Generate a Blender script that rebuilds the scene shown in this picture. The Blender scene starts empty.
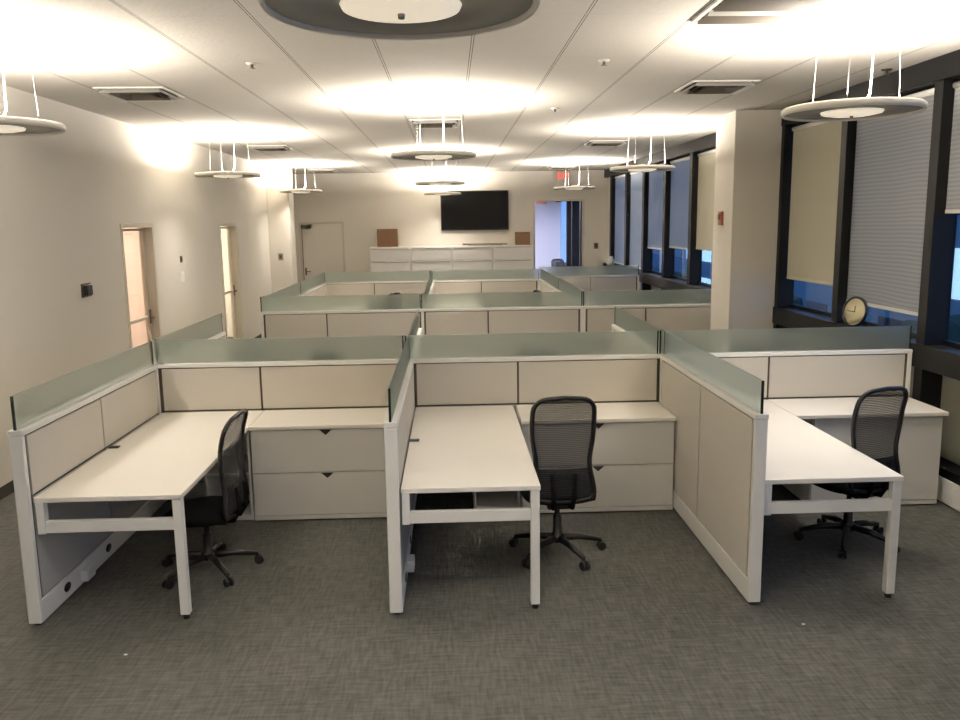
import bpy, bmesh, math, random
from mathutils import Vector, Matrix
random.seed(7)
PI = math.pi
S = bpy.context.scene
C = S.collection

# ------------------------------------------------------------------ camera
cam = bpy.data.cameras.new('camera')
co = bpy.data.objects.new('camera', cam); C.objects.link(co)
cam.sensor_fit = 'HORIZONTAL'; cam.sensor_width = 36.0
cam.lens = 829.35 * 36.0 / 960.0
cam.clip_start = 0.05; cam.clip_end = 300
_r = Vector((0.99924389, -0.03620492, -0.01417246))
_u = Vector((0.01990004, 0.16310397, 0.98640817))
_f = Vector((0.03340125, 0.98594437, -0.16370112))
co.matrix_world = Matrix(((_r.x, _u.x, -_f.x, 0), (_r.y, _u.y, -_f.y, 0), (_r.z, _u.z, -_f.z, 2.184), (0, 0, 0, 1)))
S.camera = co

# ------------------------------------------------------------------ world and exposure
S.view_settings.view_transform = 'Standard'
S.view_settings.look = 'None'
S.view_settings.exposure = 0.45
S.view_settings.gamma = 1.0
S.view_settings.use_curve_mapping = False
W = bpy.data.worlds.new('dusk'); S.world = W; W.use_nodes = True
_bg = W.node_tree.nodes['Background']
_bg.inputs[0].default_value = (0.22, 0.40, 0.85, 1); _bg.inputs[1].default_value = 1.7
S.cycles.max_bounces = 10; S.cycles.diffuse_bounces = 6; S.cycles.transparent_max_bounces = 16
S.cycles.transmission_bounces = 8; S.cycles.caustics_reflective = False; S.cycles.caustics_refractive = False
S.cycles.sample_clamp_indirect = 6.0
LAMP_COL = (1.0, 0.90, 0.785)
UP_POWER = 126.0

# ------------------------------------------------------------------ scene numbers (metres)
XL, XM, XR = -2.34, -0.3425, 1.695          # long partition lines
YF, YB, Y2 = 4.385, 6.53, 8.49                # first group of cubicles
Y3, Y4, Y5 = 10.40, 15.58, 16.25             # second group
H, G, D = 1.123, 0.186, 0.737                # partition height, glass, desk height
WL, WR, WB, WF = -3.72, 3.87, 20.3, -5.0     # room
CZ = 3.38

# ------------------------------------------------------------------ materials
def lin(c):
    return tuple(((v / 12.92) if v <= 0.04045 else ((v + 0.055) / 1.055) ** 2.4) for v in c)
def mat(name, rgb, rough=0.6, metal=0.0, srgb=True, spec=0.5, bump=0.0, bscale=60, var=0.0, emit=None, estr=0.0):
    m = bpy.data.materials.new(name); m.use_nodes = True
    nt = m.node_tree; b = nt.nodes['Principled BSDF']
    c = lin(rgb) if srgb else rgb
    b.inputs['Base Color'].default_value = (*c, 1); b.inputs['Roughness'].default_value = rough
    b.inputs['Metallic'].default_value = metal; b.inputs['Specular IOR Level'].default_value = spec
    if bump or var:
        tc = nt.nodes.new('ShaderNodeTexCoord'); n = nt.nodes.new('ShaderNodeTexNoise')
        n.inputs['Scale'].default_value = bscale; n.inputs['Detail'].default_value = 4
        nt.links.new(tc.outputs['Object'], n.inputs['Vector'])
        if bump:
            bp = nt.nodes.new('ShaderNodeBump'); bp.inputs['Strength'].default_value = bump; bp.inputs['Distance'].default_value = 0.01
            nt.links.new(n.outputs['Fac'], bp.inputs['Height']); nt.links.new(bp.outputs['Normal'], b.inputs['Normal'])
        if var:
            mx = nt.nodes.new('ShaderNodeMix'); mx.data_type = 'RGBA'
            mx.inputs['A'].default_value = (*[v * (1 - var) for v in c], 1); mx.inputs['B'].default_value = (*[min(1, v * (1 + var)) for v in c], 1)
            nt.links.new(n.outputs['Fac'], mx.inputs['Factor']); nt.links.new(mx.outputs['Result'], b.inputs['Base Color'])
    if emit:
        b.inputs['Emission Color'].default_value = (*emit, 1); b.inputs['Emission Strength'].default_value = estr
    return m

M = {}
M['wall'] = mat('wall_paint', (.86, .84, .80), .75, bump=.05, bscale=180, var=.015)
M['white'] = mat('white_powder_coat', (.93, .925, .905), .42, var=.01, bscale=5)
M['laminate'] = mat('white_laminate', (.965, .95, .915), .38, var=.012, bscale=9)
M['file'] = mat('pale_grey_steel', (.87, .865, .85), .45, var=.01, bscale=4)
M['core'] = mat('dark_seam', (.30, .27, .22), .7, var=.05)
M['fabric'] = mat('beige_tile_fabric', (.79, .77, .73), .9, spec=.15, bump=.35, bscale=700, var=.05)
M['steel_tile'] = mat('grey_painted_tile', (.72, .72, .71), .5, var=.01, bscale=6)
M['black'] = mat('black_plastic', (.03, .03, .033), .45, bump=.1, bscale=200)
M['black_fabric'] = mat('black_seat_fabric', (.05, .05, .055), .95, spec=.1, bump=.4, bscale=500, var=.1)
M['rubber'] = mat('black_rubber', (.04, .04, .04), .7, bump=.1, bscale=150)
M['chrome'] = mat('brushed_metal', (.62, .60, .57), .3, .9, bump=.03, bscale=300)
M['brass'] = mat('handle_metal', (.42, .36, .30), .35, .8, bump=.03, bscale=300)
M['mullion'] = mat('dark_bronze_frame', (.035, .035, .038), .5, 0, spec=.25, bump=.03, bscale=90)
M['disc'] = mat('pendant_grey_enamel', (.52, .52, .50), .45, var=.02, bscale=8)
M['rim'] = mat('pendant_white_rim', (.88, .86, .82), .35, var=.01, bscale=8)
M['lens'] = mat('opal_lens', (.95, .92, .85), .5, emit=(1.0, .86, .66), estr=.45, var=.01)
M['cord'] = mat('white_cord', (.92, .91, .88), .5, var=.01)
M['baseboard'] = mat('dark_vinyl_base', (.20, .19, .18), .6, bump=.05, bscale=120)
M['door'] = mat('door_paint', (.80, .77, .71), .55, bump=.03, bscale=90)
M['pink'] = mat('office_wall_paint', (.91, .84, .79), .8, bump=.05, bscale=180)
M['screen'] = mat('black_screen', (.008, .008, .008), .4, spec=.15, var=.05)
M['carton'] = mat('brown_cardboard', (.40, .29, .19), .85, bump=.15, bscale=120, var=.12)
M['tape'] = mat('carton_tape', (.36, .25, .15), .4, var=.05)
M['red'] = mat('exit_red', (.85, .12, .10), .5, emit=(1, .08, .06), estr=.9, var=.02)
M['signw'] = mat('sign_acrylic', (.80, .62, .58), .25, var=.02)
M['redbox'] = mat('alarm_brown_red', (.52, .25, .17), .5, var=.05)
M['vent_shade'] = mat('duct_shade', (.06, .055, .05), .8, var=.1)  # near-black paint stands in for the shade inside the ducts
M['vent'] = mat('vent_white', (.86, .85, .82), .5, var=.01)
M['vane'] = mat('vent_vane', (.45, .42, .37), .6, var=.03)
M['blind_beige'] = mat('blind_beige_cloth', (.74, .73, .66), .9, spec=.1, bump=.2, bscale=600, var=.04)
M['spandrel'] = mat('lower_pane_backing', (.56, .56, .50), .35, var=.04, bscale=3)
M['clockface'] = mat('clock_face_cream', (.88, .84, .70), .5, var=.03)
M['paper'] = mat('paper_scrap', (.85, .84, .80), .8, var=.05)
M['outlet'] = mat('outlet_black', (.05, .05, .07), .5, var=.05)
M['asphalt'] = mat('asphalt', (.16, .19, .24), .9, bump=.2, bscale=12, var=.2)
M['facade'] = mat('facade_blue_grey', (.42, .50, .56), .8, bump=.1, bscale=5, var=.1)
M['litpane'] = mat('lit_pane', (.7, .8, .95), .4, emit=(.65, .82, 1.0), estr=1.3, var=.05)
M['darkpane'] = mat('dark_pane', (.05, .10, .22), .2, var=.1)
M['leaf'] = mat('foliage', (.05, .18, .14), .8, var=.4, bscale=20)
M['coldwall'] = mat('corridor_paint', (.80, .80, .84), .8, bump=.05, bscale=180)
M['jar'] = mat('pale_ceramic', (.70, .70, .68), .35, var=.03)

def mat_carpet():
    m = bpy.data.materials.new('grey_carpet_tile'); m.use_nodes = True
    nt = m.node_tree; L = nt.links; b = nt.nodes['Principled BSDF']
    b.inputs['Roughness'].default_value = .97; b.inputs['Specular IOR Level'].default_value = .08
    tc = nt.nodes.new('ShaderNodeTexCoord')
    def noise(sc, vs, det=3):
        mp = nt.nodes.new('ShaderNodeMapping'); mp.inputs['Scale'].default_value = vs
        n = nt.nodes.new('ShaderNodeTexNoise'); n.inputs['Scale'].default_value = sc; n.inputs['Detail'].default_value = det
        L.new(tc.outputs['Object'], mp.inputs['Vector']); L.new(mp.outputs['Vector'], n.inputs['Vector']); return n
    a = noise(9, (6, .8, 1)); c = noise(9, (.8, 6, 1)); g = noise(2.0, (1, 1, 1)); f = noise(200, (1, 1, 1))
    mx = nt.nodes.new('ShaderNodeMath'); mx.operation = 'ADD'; L.new(a.outputs['Fac'], mx.inputs[0]); L.new(c.outputs['Fac'], mx.inputs[1])
    m2 = nt.nodes.new('ShaderNodeMath'); m2.operation = 'MULTIPLY_ADD'; L.new(f.outputs['Fac'], m2.inputs[0]); m2.inputs[1].default_value = .35
    L.new(mx.outputs[0], m2.inputs[2])
    m3 = nt.nodes.new('ShaderNodeMath'); m3.operation = 'MULTIPLY_ADD'; L.new(g.outputs['Fac'], m3.inputs[0]); m3.inputs[1].default_value = .25
    L.new(m2.outputs[0], m3.inputs[2])
    r = nt.nodes.new('ShaderNodeValToRGB'); r.color_ramp.elements[0].position = .35; r.color_ramp.elements[1].position = .75
    sc = nt.nodes.new('ShaderNodeMath'); sc.operation = 'MULTIPLY'; sc.inputs[1].default_value = .42; L.new(m3.outputs[0], sc.inputs[0])
    r.color_ramp.elements[0].color = (*lin((.24, .242, .23)), 1); r.color_ramp.elements[1].color = (*lin((.395, .397, .38)), 1)
    L.new(sc.outputs[0], r.inputs['Fac']); L.new(r.outputs['Color'], b.inputs['Base Color'])
    bp = nt.nodes.new('ShaderNodeBump'); bp.inputs['Strength'].default_value = .4; bp.inputs['Distance'].default_value = .01
    L.new(m2.outputs[0], bp.inputs['Height']); L.new(bp.outputs['Normal'], b.inputs['Normal'])
    return m
M['carpet'] = mat_carpet()

def mat_ceiling():
    m = bpy.data.materials.new('ceiling_tiles'); m.use_nodes = True
    nt = m.node_tree; L = nt.links; b = nt.nodes['Principled BSDF']
    b.inputs['Roughness'].default_value = .9; b.inputs['Specular IOR Level'].default_value = .1
    tc = nt.nodes.new('ShaderNodeTexCoord'); sp = nt.nodes.new('ShaderNodeSeparateXYZ'); L.new(tc.outputs['Object'], sp.inputs[0])
    def mth(op, a, bb=None):
        n = nt.nodes.new('ShaderNodeMath'); n.operation = op
        for i, v in enumerate((a, bb)):
            if v is None: continue
            if isinstance(v, (int, float)): n.inputs[i].default_value = v
            else: L.new(v, n.inputs[i])
        return n.outputs[0]
    def dist(axis, off, step):     # distance to nearest grid line in metres
        t = mth('DIVIDE', mth('ADD', axis, off), step); fr = mth('FRACT', t)
        d = mth('MINIMUM', fr, mth('SUBTRACT', 1.0, fr)); return mth('MULTIPLY', d, step)
    dx = dist(sp.outputs['X'], 30 * .652 + .475, .652); dy = dist(sp.outputs['Y'], 30 * .652 + .12, 1.304)
    dmin = mth('MINIMUM', dx, dy)
    bar = mth('LESS_THAN', dmin, .005); gx = mth('SUBTRACT', mth('LESS_THAN', dx, .011), mth('LESS_THAN', dx, .005))
    gy = mth('MULTIPLY', mth('SUBTRACT', mth('LESS_THAN', dy, .010), mth('LESS_THAN', dy, .005)), .2); gap_shade = mth('MAXIMUM', gx, gy)
    n = nt.nodes.new('ShaderNodeTexNoise'); n.inputs['Scale'].default_value = 35; n.inputs['Detail'].default_value = 6; L.new(tc.outputs['Object'], n.inputs['Vector'])
    def mix(f, A, B):
        x = nt.nodes.new('ShaderNodeMix'); x.data_type = 'RGBA'
        for nm, v in (('Factor', f), ('A', A), ('B', B)):
            if isinstance(v, tuple): x.inputs[nm].default_value = (*v, 1)
            else: L.new(v, x.inputs[nm])
        return x.outputs['Result']
    base = mix(n.outputs['Fac'], lin((.79, .775, .745)), lin((.83, .815, .785)))
    c1 = mix(gap_shade, base, lin((.44, .42, .39))); c2 = mix(bar, c1, lin((.82, .81, .78)))  # shadow beside the T-bars is painted into the tile colour
    L.new(c2, b.inputs['Base Color'])
    bp = nt.nodes.new('ShaderNodeBump'); bp.inputs['Strength'].default_value = .25; bp.inputs['Distance'].default_value = .01
    L.new(n.outputs['Fac'], bp.inputs['Height']); L.new(bp.outputs['Normal'], b.inputs['Normal'])
    return m
M['ceiling'] = mat_ceiling()

def mat_frost():
    m = bpy.data.materials.new('frosted_green_glass'); m.use_nodes = True
    nt = m.node_tree; L = nt.links; out = nt.nodes['Material Output']; nt.nodes.remove(nt.nodes['Principled BSDF'])
    rf = nt.nodes.new('ShaderNodeBsdfRefraction'); rf.inputs['Color'].default_value = (.93, .97, .945, 1); rf.inputs['Roughness'].default_value = .34; rf.inputs['IOR'].default_value = 1.12
    df = nt.nodes.new('ShaderNodeBsdfDiffuse'); df.inputs['Color'].default_value = (.74, .82, .76, 1)
    tl = nt.nodes.new('ShaderNodeBsdfTranslucent'); tl.inputs['Color'].default_value = (.70, .80, .73, 1)
    gl = nt.nodes.new('ShaderNodeBsdfGlossy'); gl.inputs['Roughness'].default_value = .18; gl.inputs['Color'].default_value = (.9, .95, .92, 1)
    tc = nt.nodes.new('ShaderNodeTexCoord'); n = nt.nodes.new('ShaderNodeTexNoise'); n.inputs['Scale'].default_value = 400; L.new(tc.outputs['Object'], n.inputs['Vector'])
    bp = nt.nodes.new('ShaderNodeBump'); bp.inputs['Strength'].default_value = .15; bp.inputs['Distance'].default_value = .002
    L.new(n.outputs['Fac'], bp.inputs['Height']); L.new(bp.outputs['Normal'], df.inputs['Normal'])
    def mx(f, a, b):
        x = nt.nodes.new('ShaderNodeMixShader'); x.inputs[0].default_value = f; L.new(a, x.inputs[1]); L.new(b, x.inputs[2]); return x.outputs[0]
    s = mx(.45, df.outputs[0], tl.outputs[0]); s = mx(.76, s, rf.outputs[0]); s = mx(.06, s, gl.outputs[0])
    L.new(s, out.inputs['Surface']); return m
M['frost'] = mat_frost()
M['glass_edge'] = mat('glass_edge_dark_green', (.10, .16, .13), .15, var=.05)

def mat_clear(name, tint, gloss):
    m = bpy.data.materials.new(name); m.use_nodes = True
    nt = m.node_tree; L = nt.links; out = nt.nodes['Material Output']; nt.nodes.remove(nt.nodes['Principled BSDF'])
    t = nt.nodes.new('ShaderNodeBsdfTransparent'); t.inputs[0].default_value = (*tint, 1)
    g = nt.nodes.new('ShaderNodeBsdfGlossy'); g.inputs['Roughness'].default_value = .03
    lw = nt.nodes.new('ShaderNodeLayerWeight'); lw.inputs['Blend'].default_value = .35
    ml = nt.nodes.new('ShaderNodeMath'); ml.operation = 'MULTIPLY'; ml.inputs[1].default_value = gloss; L.new(lw.outputs['Fresnel'], ml.inputs[0])
    x = nt.nodes.new('ShaderNodeMixShader'); L.new(ml.outputs[0], x.inputs[0]); L.new(t.outputs[0], x.inputs[1]); L.new(g.outputs[0], x.inputs[2])
    L.new(x.outputs[0], out.inputs['Surface']); return m
M['glass'] = mat_clear('window_glass', (.80, .90, .95), .5)
M['doorglass'] = mat_clear('door_glass', (.95, .94, .92), .25)

def mat_mesh():
    m = bpy.data.materials.new('black_mesh_fabric'); m.use_nodes = True
    nt = m.node_tree; L = nt.links; out = nt.nodes['Material Output']; b = nt.nodes['Principled BSDF']
    b.inputs['Base Color'].default_value = (.012, .012, .014, 1); b.inputs['Roughness'].default_value = .7
    t = nt.nodes.new('ShaderNodeBsdfTransparent'); tc = nt.nodes.new('ShaderNodeTexCoord')
    w = nt.nodes.new('ShaderNodeTexWave'); w.inputs['Scale'].default_value = 26; w.inputs['Distortion'].default_value = .6; w.bands_direction = 'Z'
    L.new(tc.outputs['Object'], w.inputs['Vector'])
    r = nt.nodes.new('ShaderNodeMapRange'); r.inputs['To Min'].default_value = .80; r.inputs['To Max'].default_value = .90; L.new(w.outputs['Fac'], r.inputs['Value'])
    x = nt.nodes.new('ShaderNodeMixShader'); L.new(r.outputs[0], x.inputs[0]); L.new(t.outputs[0], x.inputs[1]); L.new(b.outputs[0], x.inputs[2])
    L.new(x.outputs[0], out.inputs['Surface']); return m
M['mesh'] = mat_mesh()

def mat_blind(name, c1, c2, emis_through=.5, stripes=True):
    m = bpy.data.materials.new(name); m.use_nodes = True
    nt = m.node_tree; L = nt.links; out = nt.nodes['Material Output']; nt.nodes.remove(nt.nodes['Principled BSDF'])
    tc = nt.nodes.new('ShaderNodeTexCoord')
    w = nt.nodes.new('ShaderNodeTexWave'); w.bands_direction = 'Z'; w.inputs['Scale'].default_value = 9.0 if stripes else 60
    w.inputs['Distortion'].default_value = 5.0 if stripes else .2; w.inputs['Detail'].default_value = 1; w.inputs['Detail Scale'].default_value = .12
    L.new(tc.outputs['Object'], w.inputs['Vector'])
    mx = nt.nodes.new('ShaderNodeMix'); mx.data_type = 'RGBA'; mx.inputs['A'].default_value = (*lin(c1), 1); mx.inputs['B'].default_value = (*lin(c2), 1)
    L.new(w.outputs['Fac'], mx.inputs['Factor'])
    d = nt.nodes.new('ShaderNodeBsdfDiffuse'); t = nt.nodes.new('ShaderNodeBsdfTranslucent')
    L.new(mx.outputs['Result'], d.inputs[0]); L.new(mx.outputs['Result'], t.inputs[0])
    x = nt.nodes.new('ShaderNodeMixShader'); x.inputs[0].default_value = emis_through
    L.new(d.outputs[0], x.inputs[1]); L.new(t.outputs[0], x.inputs[2]); L.new(x.outputs[0], out.inputs['Surface']); return m
M['blind_grey'] = mat_blind('blind_grey_slats', (.69, .705, .71), (.78, .78, .77), .4)
M['blind_dusk_tint'] = mat_blind('blind_pale_scrim', (.72, .76, .80), (.80, .83, .86), .6, False)  # bluish dusk light from outside is put into the cloth colour

# ------------------------------------------------------------------ mesh helpers
def bx(bm, x0, x1, y0, y1, z0, z1, bev=0.0):
    vs = [bm.verts.new(p) for p in ((x0, y0, z0), (x1, y0, z0), (x1, y1, z0), (x0, y1, z0), (x0, y0, z1), (x1, y0, z1), (x1, y1, z1), (x0, y1, z1))]
    fs = [bm.faces.new([vs[i] for i in q]) for q in ((3, 2, 1, 0), (4, 5, 6, 7), (0, 1, 5, 4), (1, 2, 6, 5), (2, 3, 7, 6), (3, 0, 4, 7))]
    if bev > 0:
        es = list({e for f in fs for e in f.edges})
        bmesh.ops.bevel(bm, geom=es, offset=bev, segments=2, affect='EDGES', profile=.5)
def box(x0, x1, y0, y1, z0, z1, bev=0.0):
    bm = bmesh.new(); bx(bm, min(x0, x1), max(x0, x1), min(y0, y1), max(y0, y1), min(z0, z1), max(z0, z1), bev); return bm
def tube(bm, pts, r, n=10, closed=False, sx=1.0):
    pts = [Vector(p) for p in pts]; rings = []; N = len(pts); up0 = None
    for i, p in enumerate(pts):
        a = pts[(i - 1) % N] if (closed or i > 0) else p
        b = pts[(i + 1) % N] if (closed or i < N - 1) else p
        t = (b - a).normalized()
        if up0 is None:
            up0 = Vector((0, 0, 1)) if abs(t.z) < .9 else Vector((1, 0, 0))
        side = t.cross(up0)
        if side.length < 1e-4: side = t.cross(Vector((0, 1, 0)))
        side.normalize(); up0 = side.cross(t).normalized()
        rr = r[i] if isinstance(r, (list, tuple)) else r
        rings.append([bm.verts.new(p + side * (math.cos(k / n * 2 * PI) * rr * sx) + up0 * (math.sin(k / n * 2 * PI) * rr)) for k in range(n)])
    rng = range(N) if closed else range(N - 1)
    for i in rng:
        A, B = rings[i], rings[(i + 1) % N]
        for k in range(n):
            f = bm.faces.new((A[k], A[(k + 1) % n], B[(k + 1) % n], B[k])); f.smooth = True
    if not closed:
        bm.faces.new(rings[0][::-1]); bm.faces.new(rings[-1])
def lathe(bm, prof, n=32, c=(0, 0, 0), closed=False):
    rings = []
    for r, z in prof:
        if r < 1e-5: rings.append([bm.verts.new((c[0], c[1], c[2] + z))])
        else: rings.append([bm.verts.new((c[0] + math.cos(k / n * 2 * PI) * r, c[1] + math.sin(k / n * 2 * PI) * r, c[2] + z)) for k in range(n)])
    pairs = [(rings[i], rings[i + 1]) for i in range(len(rings) - 1)]
    if closed: pairs.append((rings[-1], rings[0]))
    for A, B in pairs:
        for k in range(n):
            k2 = (k + 1) % n
            if len(A) == 1 and len(B) == 1: continue
            if len(A) == 1: vs = (A[0], B[k2], B[k])
            elif len(B) == 1: vs = (A[k], A[k2], B[0])
            else: vs = (A[k], A[k2], B[k2], B[k])
            f = bm.faces.new(vs); f.smooth = True
def obj(name, bm, m, parent=None, label=None, kind=None, loc=None, autosmooth=False):
    bmesh.ops.recalc_face_normals(bm, faces=bm.faces[:])
    me = bpy.data.meshes.new(name); bm.to_mesh(me); bm.free()
    me.materials.append(M[m] if isinstance(m, str) else m)
    o = bpy.data.objects.new(name, me); C.objects.link(o)
    if parent: o.parent = parent
    if loc: o.location = loc
    if label: o['label'] = label
    if kind: o['kind'] = kind
    return o
def thing(name, label, cat, loc=(0, 0, 0), rz=0.0, group=None):
    o = bpy.data.objects.new(name, None); C.objects.link(o); o.empty_display_size = .1
    o.location = loc; o.rotation_euler = (0, 0, rz); o['label'] = label; o['category'] = cat
    if group: o['group'] = group
    return o
def struct(name, bm, m, parent=None): return obj(name, bm, m, parent, kind=None if parent else 'structure')
def single(name, bm, m, label, cat, group=None, loc=None):
    o = obj(name, bm, m, loc=loc); o['label'] = label; o['category'] = cat
    if group: o['group'] = group
    return o
def kids(o): return [c for c in C.objects if c.parent == o]
def dup(root, loc, rz, label, group=None):
    r = root.copy(); C.objects.link(r); r.location = loc; r.scale = (1, 1, 1); r.rotation_euler = (0, 0, rz); r['label'] = label
    if group: r['group'] = group
    for ch in kids(root):
        c = ch.copy(); C.objects.link(c); c.parent = r
        for g in kids(ch):
            d = g.copy(); C.objects.link(d); d.parent = c
    return r

# ================================================================== THE SETTING
T = .15
struct('floor', box(WL - 3.2, WR + .25, WF, 30.2, -.12, 0), 'carpet')
struct('ceiling', box(WL - .01, WR + .3, WF, WB + .16, CZ, CZ + .12), 'ceiling')
# left wall with two door openings
def wall_y(bm, x0, x1, y0, y1, openings, z1):
    y = y0
    for (a, b, zt) in openings:
        bx(bm, x0, x1, y, a, 0, z1); bx(bm, x0, x1, a, b, zt, z1); y = b
    bx(bm, x0, x1, y, y1, 0, z1)
bm = bmesh.new(); wall_y(bm, WL - T, WL, WF, WB, [(9.62, 10.66, 2.23), (13.70, 14.80, 2.23)], CZ)
struct('wall_left', bm, 'wall')
# back wall with the opening on the right
OX0, OX1, OZ = 2.07, 3.22, 2.66
bm = bmesh.new(); bx(bm, WL - T, OX0, WB, WB + T, 0, CZ); bx(bm, OX0, OX1, WB, WB + T, OZ, CZ); bx(bm, OX1, WR - .02, WB, WB + T, 0, CZ)
struct('wall_back', bm, 'wall')
struct('wall_front', box(WL - T, WR + .3, WF - T, WF, 0, CZ), 'wall')
struct('wall_pilaster', box(WL, -3.28, 17.4, 17.95, 0, CZ, .004), 'wall')
struct('column', box(3.22, WR - .005, 9.48, 10.16, 0, CZ, .006), 'wall')
# baseboards
bm = bmesh.new()
for a, b in ((WF, 9.55), (10.73, 13.63), (14.87, 17.4), (17.95, WB)): bx(bm, WL, WL + .012, a, b, 0, .10, .003)
struct('baseboard_left', bm, 'baseboard')
bm = bmesh.new()
for a, b in ((-2.55, OX0 - .06), (OX1 + .06, WR - .1)): bx(bm, a, b, WB - .012, WB, 0, .10, .003)
struct('baseboard_back', bm, 'baseboard')

# window wall on the right
BAYS = [(3.35, 4.90), (4.90, 6.45), (6.45, 7.97), (7.97, 9.48), (9.98, 11.45), (11.45, 13.02), (13.02, 14.62), (14.62, 16.22), (16.22, 17.84), (17.84, 19.50)]
XI, XO = 3.75, 3.94        # inner and outer face of the mullions
struct('trim_1', box(XI - .01, XO + .02, WF, WB, 3.20, CZ, .004), 'mullion')
struct('trim_2', box(XI - .015, XO + .02, WF, WB, .98, 1.17, .006), 'mullion')
struct('trim_3', box(3.74, XO, WF, WB, .012, .20, .006), 'white')
struct('trim_4', box(XI, XO, WF, WB, .20, .27, .004), 'mullion')
lw_bm = bmesh.new(); bx(lw_bm, XO - .02, XO, WF, WB, .27, .98); struct('wall_right', lw_bm, 'spandrel')
struct('trim_5', box(WR - .04, XO + .02, 19.55, WB + .15, 0, CZ), 'wall')
edges = sorted({a for a, b in BAYS} | {b for a, b in BAYS})
for i, y in enumerate([1.75, .2, -1.4, -3] + edges):
    if y == 9.98: continue
    w = .06 if y < 9.3 else .08
    bm = bmesh.new(); bx(bm, XI, XO, y - w, y + w, .20, .98, .004); bx(bm, XI, XO, y - w, y + w, 1.17, 3.2, .004)
    struct('trim_%d' % (i + 6), bm, 'mullion')
for i, (a, b) in enumerate([(-3, -1.4), (-1.4, .2), (.2, 1.75), (1.75, 3.35)] + BAYS):
    bm = bmesh.new(); x0, x1 = 3.90, 3.93
    bx(bm, x0, x1, a + .03, b - .03, 1.17, 1.21); bx(bm, x0, x1, a + .03, b - .03, 3.16, 3.20)
    w = struct('window_%d' % (i + 1), bm, 'mullion')
    g = struct('pane', box(3.91, 3.918, a + .03, b - .03, 1.21, 3.16), 'glass', w)

# blinds hanging in the bays
def blind(a, b, zb, m, label, group='window blinds'):
    t = thing('window_blind', label, 'blind', (3.845, (a + b) / 2, zb), 0, group)
    L2 = (b - a) / 2 - .055
    obj('blind_cloth', box(-.004, .004, -L2, L2, .03, 3.14 - zb), m, t)
    obj('bottom_rail', box(-.009, .009, -L2, L2, 0, .03, .004), M['white'] if m != 'blind_beige' else M['blind_beige'], t)
    bm = bmesh.new(); tube(bm, [(0, -L2, 3.155 - zb), (0, L2, 3.155 - zb)], .026, 12); obj('roller_tube', bm, 'white', t)
blind(6.45, 7.97, 1.37, 'blind_grey', 'grey ribbed window blind behind the nearest right pendant, lowered almost to the sill')
blind(7.97, 9.43, 1.50, 'blind_beige', 'plain beige window blind just right of the white column')
blind(4.90, 6.45, 2.2, 'blind_grey', 'half raised grey blind at the right edge of the photo')
blind(11.45, 13.02, 1.72, 'blind_beige', 'beige window blind just left of the white column')
blind(13.02, 14.62, 1.70, 'blind_dusk_tint', 'pale blue-lit blind second to the left of the white column')
blind(14.62, 16.22, 1.64, 'blind_dusk_tint', 'pale blue-lit blind third to the left of the white column')
blind(16.22, 17.84, 1.2, 'blind_dusk_tint', 'fully lowered pale blind second from the back wall')
blind(17.84, 19.46, 1.2, 'blind_dusk_tint', 'fully lowered narrow-looking blind next to the back wall')

# doors on the left wall: glazed leaves in painted frames
def frame_bm(w, h, d0, d1, t=.05):
    bm = bmesh.new(); bx(bm, 0, t, d0, d1, 0, h, .003); bx(bm, w - t, w, d0, d1, 0, h, .003); bx(bm, t, w - t, d0, d1, h - t, h, .003); return bm
def glazed_door(i, y0, y1):
    w = y1 - y0; root = obj('door_%d' % i, frame_bm(w, 2.23, -T - .01, .012), 'door', kind='structure')
    root.location = (WL, y0, 0); root.rotation_euler = (0, 0, PI / 2)
    # local x runs along +Y of the room, local +y points to -X; flip with the frame depth
    bm = bmesh.new(); a, b = .055, w - .055
    bx(bm, a, a + .035, .09, .125, .01, 2.17, .003); bx(bm, b - .05, b, .09, .125, .01, 2.17, .003)
    bx(bm, a + .035, b - .05, .09, .125, 2.14, 2.17, .003); bx(bm, a + .035, b - .05, .09, .125, .01, .14, .003); bx(bm, a + .035, b - .05, .095, .12, 1.04, 1.08, .003)
    leaf = obj('door_leaf', bm, 'door', root)
    obj('pane', box(a + .03, b - .045, .104, .110, .12, 2.15), 'doorglass', leaf)
    bm = bmesh.new(); bx(bm, b - .045, b - .008, .072, .09, .98, 1.16, .004)
    tube(bm, [(b - .027, .08, 1.06), (b - .027, .035, 1.06), (b - .07, .03, 1.06), (b - .15, .03, 1.06)], .011, 10)
    obj('door_handle', bm, 'brass', leaf)
    root.data.transform(Matrix.Scale(-1, 4, (0, 1, 0))); root.data.flip_normals()
    return root
glazed_door(1, 9.62, 10.66)
glazed_door(2, 13.70, 14.80)
# small rooms behind the left wall
def side_room(n, y0, y1, m):
    x0, x1 = WL - 3.0, WL - T
    struct('wall_office_%d' % n, None or (lambda bm: (bx(bm, x0, x0 + .1, y0, y1, 0, 2.75), bx(bm, x0, x1 - .002, y0 - .1, y0, 0, 2.75), bx(bm, x0, x1 - .002, y1, y1 + .1, 0, 2.75), bm)[-1])(bmesh.new()), m)
    struct('ceiling_office_%d' % n, box(x0, x1 - .002, y0 - .1, y1 + .1, 2.75, 2.85), 'wall')
side_room(1, 8.9, 12.3, 'pink')
side_room(2, 12.9, 16.6, 'wall')
def area(name, loc, rot, size, power, col, sy=None, shape='RECTANGLE'):
    l = bpy.data.lights.new(name, 'AREA'); l.shape = shape; l.size = size
    if sy: l.size_y = sy
    l.energy = power; l.color = col
    o = bpy.data.objects.new(name, l); C.objects.link(o); o.location = loc; o.rotation_euler = rot; return o
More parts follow.
